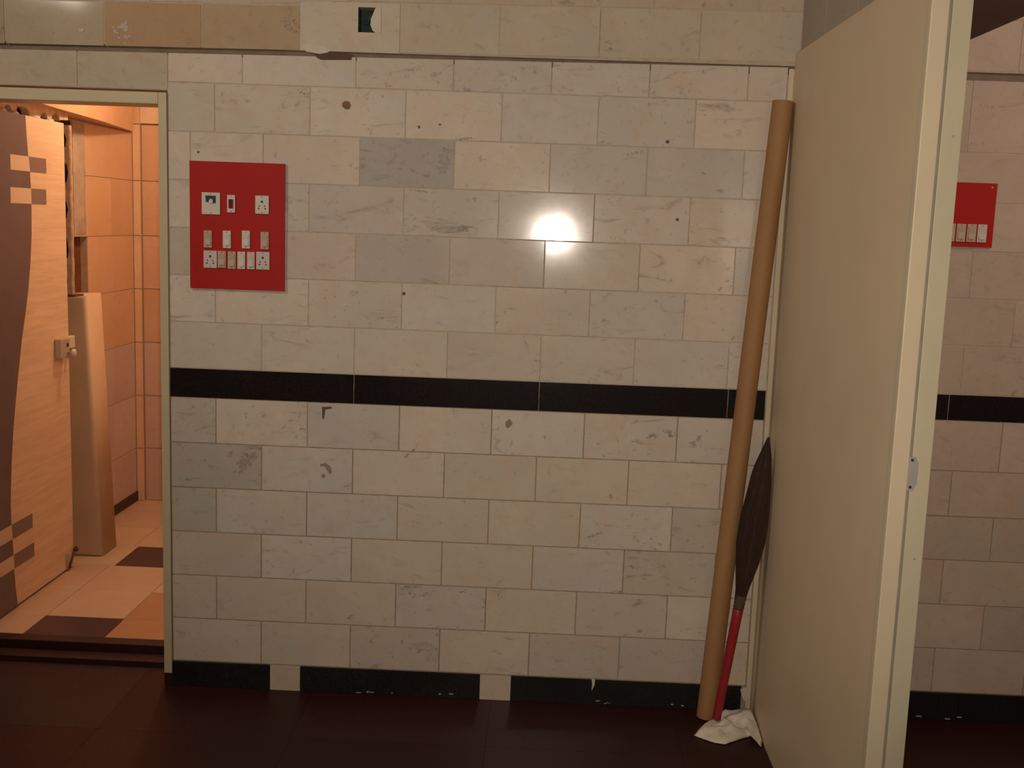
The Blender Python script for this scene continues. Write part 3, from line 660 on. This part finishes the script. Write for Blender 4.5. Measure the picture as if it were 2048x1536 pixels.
bm = bmesh.new(); revolve(bm, [(0, .003), (1, .0035)], (2.617, -.0105, 1.776), (2.617, -.0094, 1.776), 10); link('corner_screw', bm, M_SWB, sb2)

# ------------------------------------------------------------------ cardboard tube in the corner
tu = empty('cardboard_tube', (1.819, -.066, 0)); props(tu, 'long brown cardboard tube leaning upright against the tiles beside the partition', 'tube')
a, b = Vector((1.8185, -.0700, .0062)), Vector((1.9400, -.0350, 2.015))
R0 = .0325
bm = bmesh.new(); L = 40
prof = [(i / L, R0 + .0006 * noise.noise(Vector((i * .7, 0, 0)))) for i in range(L + 1)]
revolve(bm, prof, a, b, 36, closed=False); revolve(bm, [(0, R0 - .005), (1, R0 - .005)], a, b, 36, closed=False, mi=1)
n0 = (L + 1) * 36; bm.verts.ensure_lookup_table()
for i in range(36):
    j = (i + 1) % 36
    bm.faces.new((bm.verts[i], bm.verts[j], bm.verts[n0 + j], bm.verts[n0 + i]))
    bm.faces.new((bm.verts[L * 36 + i], bm.verts[L * 36 + j], bm.verts[n0 + 36 + j], bm.verts[n0 + 36 + i]))
o = link('tube_shell', bm, [M_TUBE, M_TUBED], tu, smooth=True)
m_ = o.modifiers.new('edges', 'EDGE_SPLIT'); m_.split_angle = math.radians(50)

# ------------------------------------------------------------------ grass broom stood on its red handle
br = empty('broom', (1.846, -.10, 0)); props(br, 'soft brown grass broom standing upside down on its red handle, between tube and partition', 'broom')
YB = -.125; kf = (YB - CAM.y) / (-.05 - CAM.y)
def bb(x, z): return (CAM.x + (x - CAM.x) * kf, CAM.z + (z - CAM.z) * kf)
left = [bb(*p) for p in ((1.890, .385), (1.894, .445), (1.887, .52), (1.884, .612), (1.893, .696), (1.904, .747), (1.913, .798), (1.921, .849), (1.941, .901), (1.962, .957))]
right = [bb(*p) for p in ((1.921, .385), (1.934, .445), (1.960, .528), (1.977, .604), (1.982, .66), (1.984, .747), (1.984, .801), (1.981, .870), (1.976, .916), (1.968, .957))]
def lerp(tab, z):
    if z <= tab[0][1]: return tab[0][0]
    for (x0, z0), (x1, z1) in zip(tab, tab[1:]):
        if z0 <= z <= z1: return x0 + (x1 - x0) * (z - z0) / (z1 - z0)
    return tab[-1][0]
zB0, zB1 = left[0][1], left[-1][1]
bm = bmesh.new()
def sec(z, k=1.0):
    l, r = lerp(left, z), lerp(right, z); return (l + r) / 2, (r - l) / 2 * k
# core
rings = []; NS = 20
for i in range(NS + 1):
    z = zB0 + (zB1 - zB0) * (i / NS) * .985; c, hw = sec(z, .93); th_ = min(.019, hw * .75) * (1 - .4 * i / NS)
    rings.append([bm.verts.new((c + hw * math.cos(q * math.pi / 8), YB + th_ * math.sin(q * math.pi / 8) + .0006 * random.uniform(-1, 1), z)) for q in range(16)])
for r0, r1 in zip(rings, rings[1:]):
    for q in range(16): bm.faces.new((r0[q], r0[(q + 1) % 16], r1[(q + 1) % 16], r1[q]))
bm.faces.new(rings[0][::-1]); bm.faces.new(rings[-1])
for k in range(420):
    s = random.uniform(-1, 1); side = random.choice((-1, 1)) if random.random() < .8 else random.uniform(-1, 1)
    te = random.uniform(.5, 1.0) if random.random() < .6 else random.uniform(.9, 1.02)
    t0 = random.uniform(0, .35); wv = random.uniform(-.12, .12); prev = None; n = 7
    for i in range(n + 1):
        tt = t0 + (te - t0) * i / n; z = zB0 + (zB1 - zB0) * min(tt, 1.0); c, hw = sec(z)
        ss = max(-1.02, min(1.02, s * (1 + wv * i / n))); x = c + hw * ss; yy = YB + side * math.sqrt(max(0, 1 - min(1, ss * ss))) * min(.019, hw * .8) * (1 - .4 * tt)
        rr = .0011 * (1 - .75 * i / n)
        ring = [bm.verts.new((x + rr * math.cos(q * 2.0944), yy + rr * math.sin(q * 2.0944), z)) for q in range(3)]
        if prev:
            for q in range(3): bm.faces.new((prev[q], prev[(q + 1) % 3], ring[(q + 1) % 3], ring[q]))
        prev = ring
link('bristles', bm, M_BRIS, br)
hb = Vector((1.8430, YB, .023)); ht = Vector((1.8905, YB, .405))
bm = bmesh.new(); revolve(bm, [(0, .012), (.01, .0140), (.06, .0142), (.3, .0145), (.9, .0162), (.99, .0168), (1, .0150)], hb, ht, 20); link('handle', bm, M_RED2, br, smooth=True)
bm = bmesh.new(); d = (ht - hb).normalized()
revolve(bm, [(0, .0163), (.1, .0178), (.25, .0165), (.4, .0180), (.55, .0168), (.75, .0182), (1, .017)], ht, ht + Vector((.006, 0, .045)), 20); link('binding', bm, M_TIE, br, smooth=True)

# ------------------------------------------------------------------ crumpled rag
rag = empty('cleaning_rag', (1.88, -.16, 0))
props(rag, 'crumpled dirty white rag on the floor at the foot of the broom', 'rag')
pb = [(1.862, -.086, .030), (1.878, -.074, .036), (1.905, -.070, .032), (1.945, -.068, .040), (1.962, -.085, .045), (1.969, -.150, .030), (1.9715, -.235, .012), (1.963, -.272, .003),
      (1.952, -.235, .006), (1.9435, -.196, .004), (1.915, -.212, .003), (1.889, -.232, .003), (1.851, -.259, .003), (1.817, -.252, .003), (1.784, -.228, .003), (1.760, -.209, .003), (1.780, -.165, .004), (1.808, -.130, .012), (1.838, -.112, .022)]
bm = bmesh.new(); NR, NA = 16, len(pb) * 4; cen = Vector((1.885, -.155, .030)); grid = []
def bpt(u):
    n = len(pb); i = int(u * n) % n; f = u * n - int(u * n); return Vector(pb[i]).lerp(Vector(pb[(i + 1) % n]), f)
for r in range(1, NR + 1):
    k = r / NR; ring = []
    for q in range(NA):
        e = bpt(q / NA); p = cen.lerp(e, k)
        p.z = cen.z * (1 - k * k) * .75 + e.z * k * k
        edge = 1 - k ** 6
        n_ = noise.noise(Vector((p.x * 26, p.y * 26, 1.0))); rid = 1 - abs(noise.noise(Vector((p.x * 15 + 4, p.y * 21, 5.0)))) * 2
        p.z += edge * (.012 * n_ + .013 * max(rid, -.3)) + .002 * noise.noise(Vector((p.x * 80, p.y * 80, 0)))
        if math.hypot(p.x - 1.843, p.y + .125) < .026: p.z = min(p.z, .017)
        p.z = max(p.z, .0035); p.x = min(p.x, 1.9715)
        ring.append(bm.verts.new(p))
    grid.append(ring)
c0 = bm.verts.new(cen + Vector((0, 0, -.003)))
for q in range(NA): bm.faces.new((c0, grid[0][q], grid[0][(q + 1) % NA]))
for r0, r1 in zip(grid, grid[1:]):
    for q in range(NA): bm.faces.new((r0[q], r1[q], r1[(q + 1) % NA], r0[(q + 1) % NA]))
o = link('rag_cloth', bm, M_CLOTH, rag, smooth=True)
sm = o.modifiers.new('thick', 'SOLIDIFY'); sm.thickness = .0022; sm.offset = -1
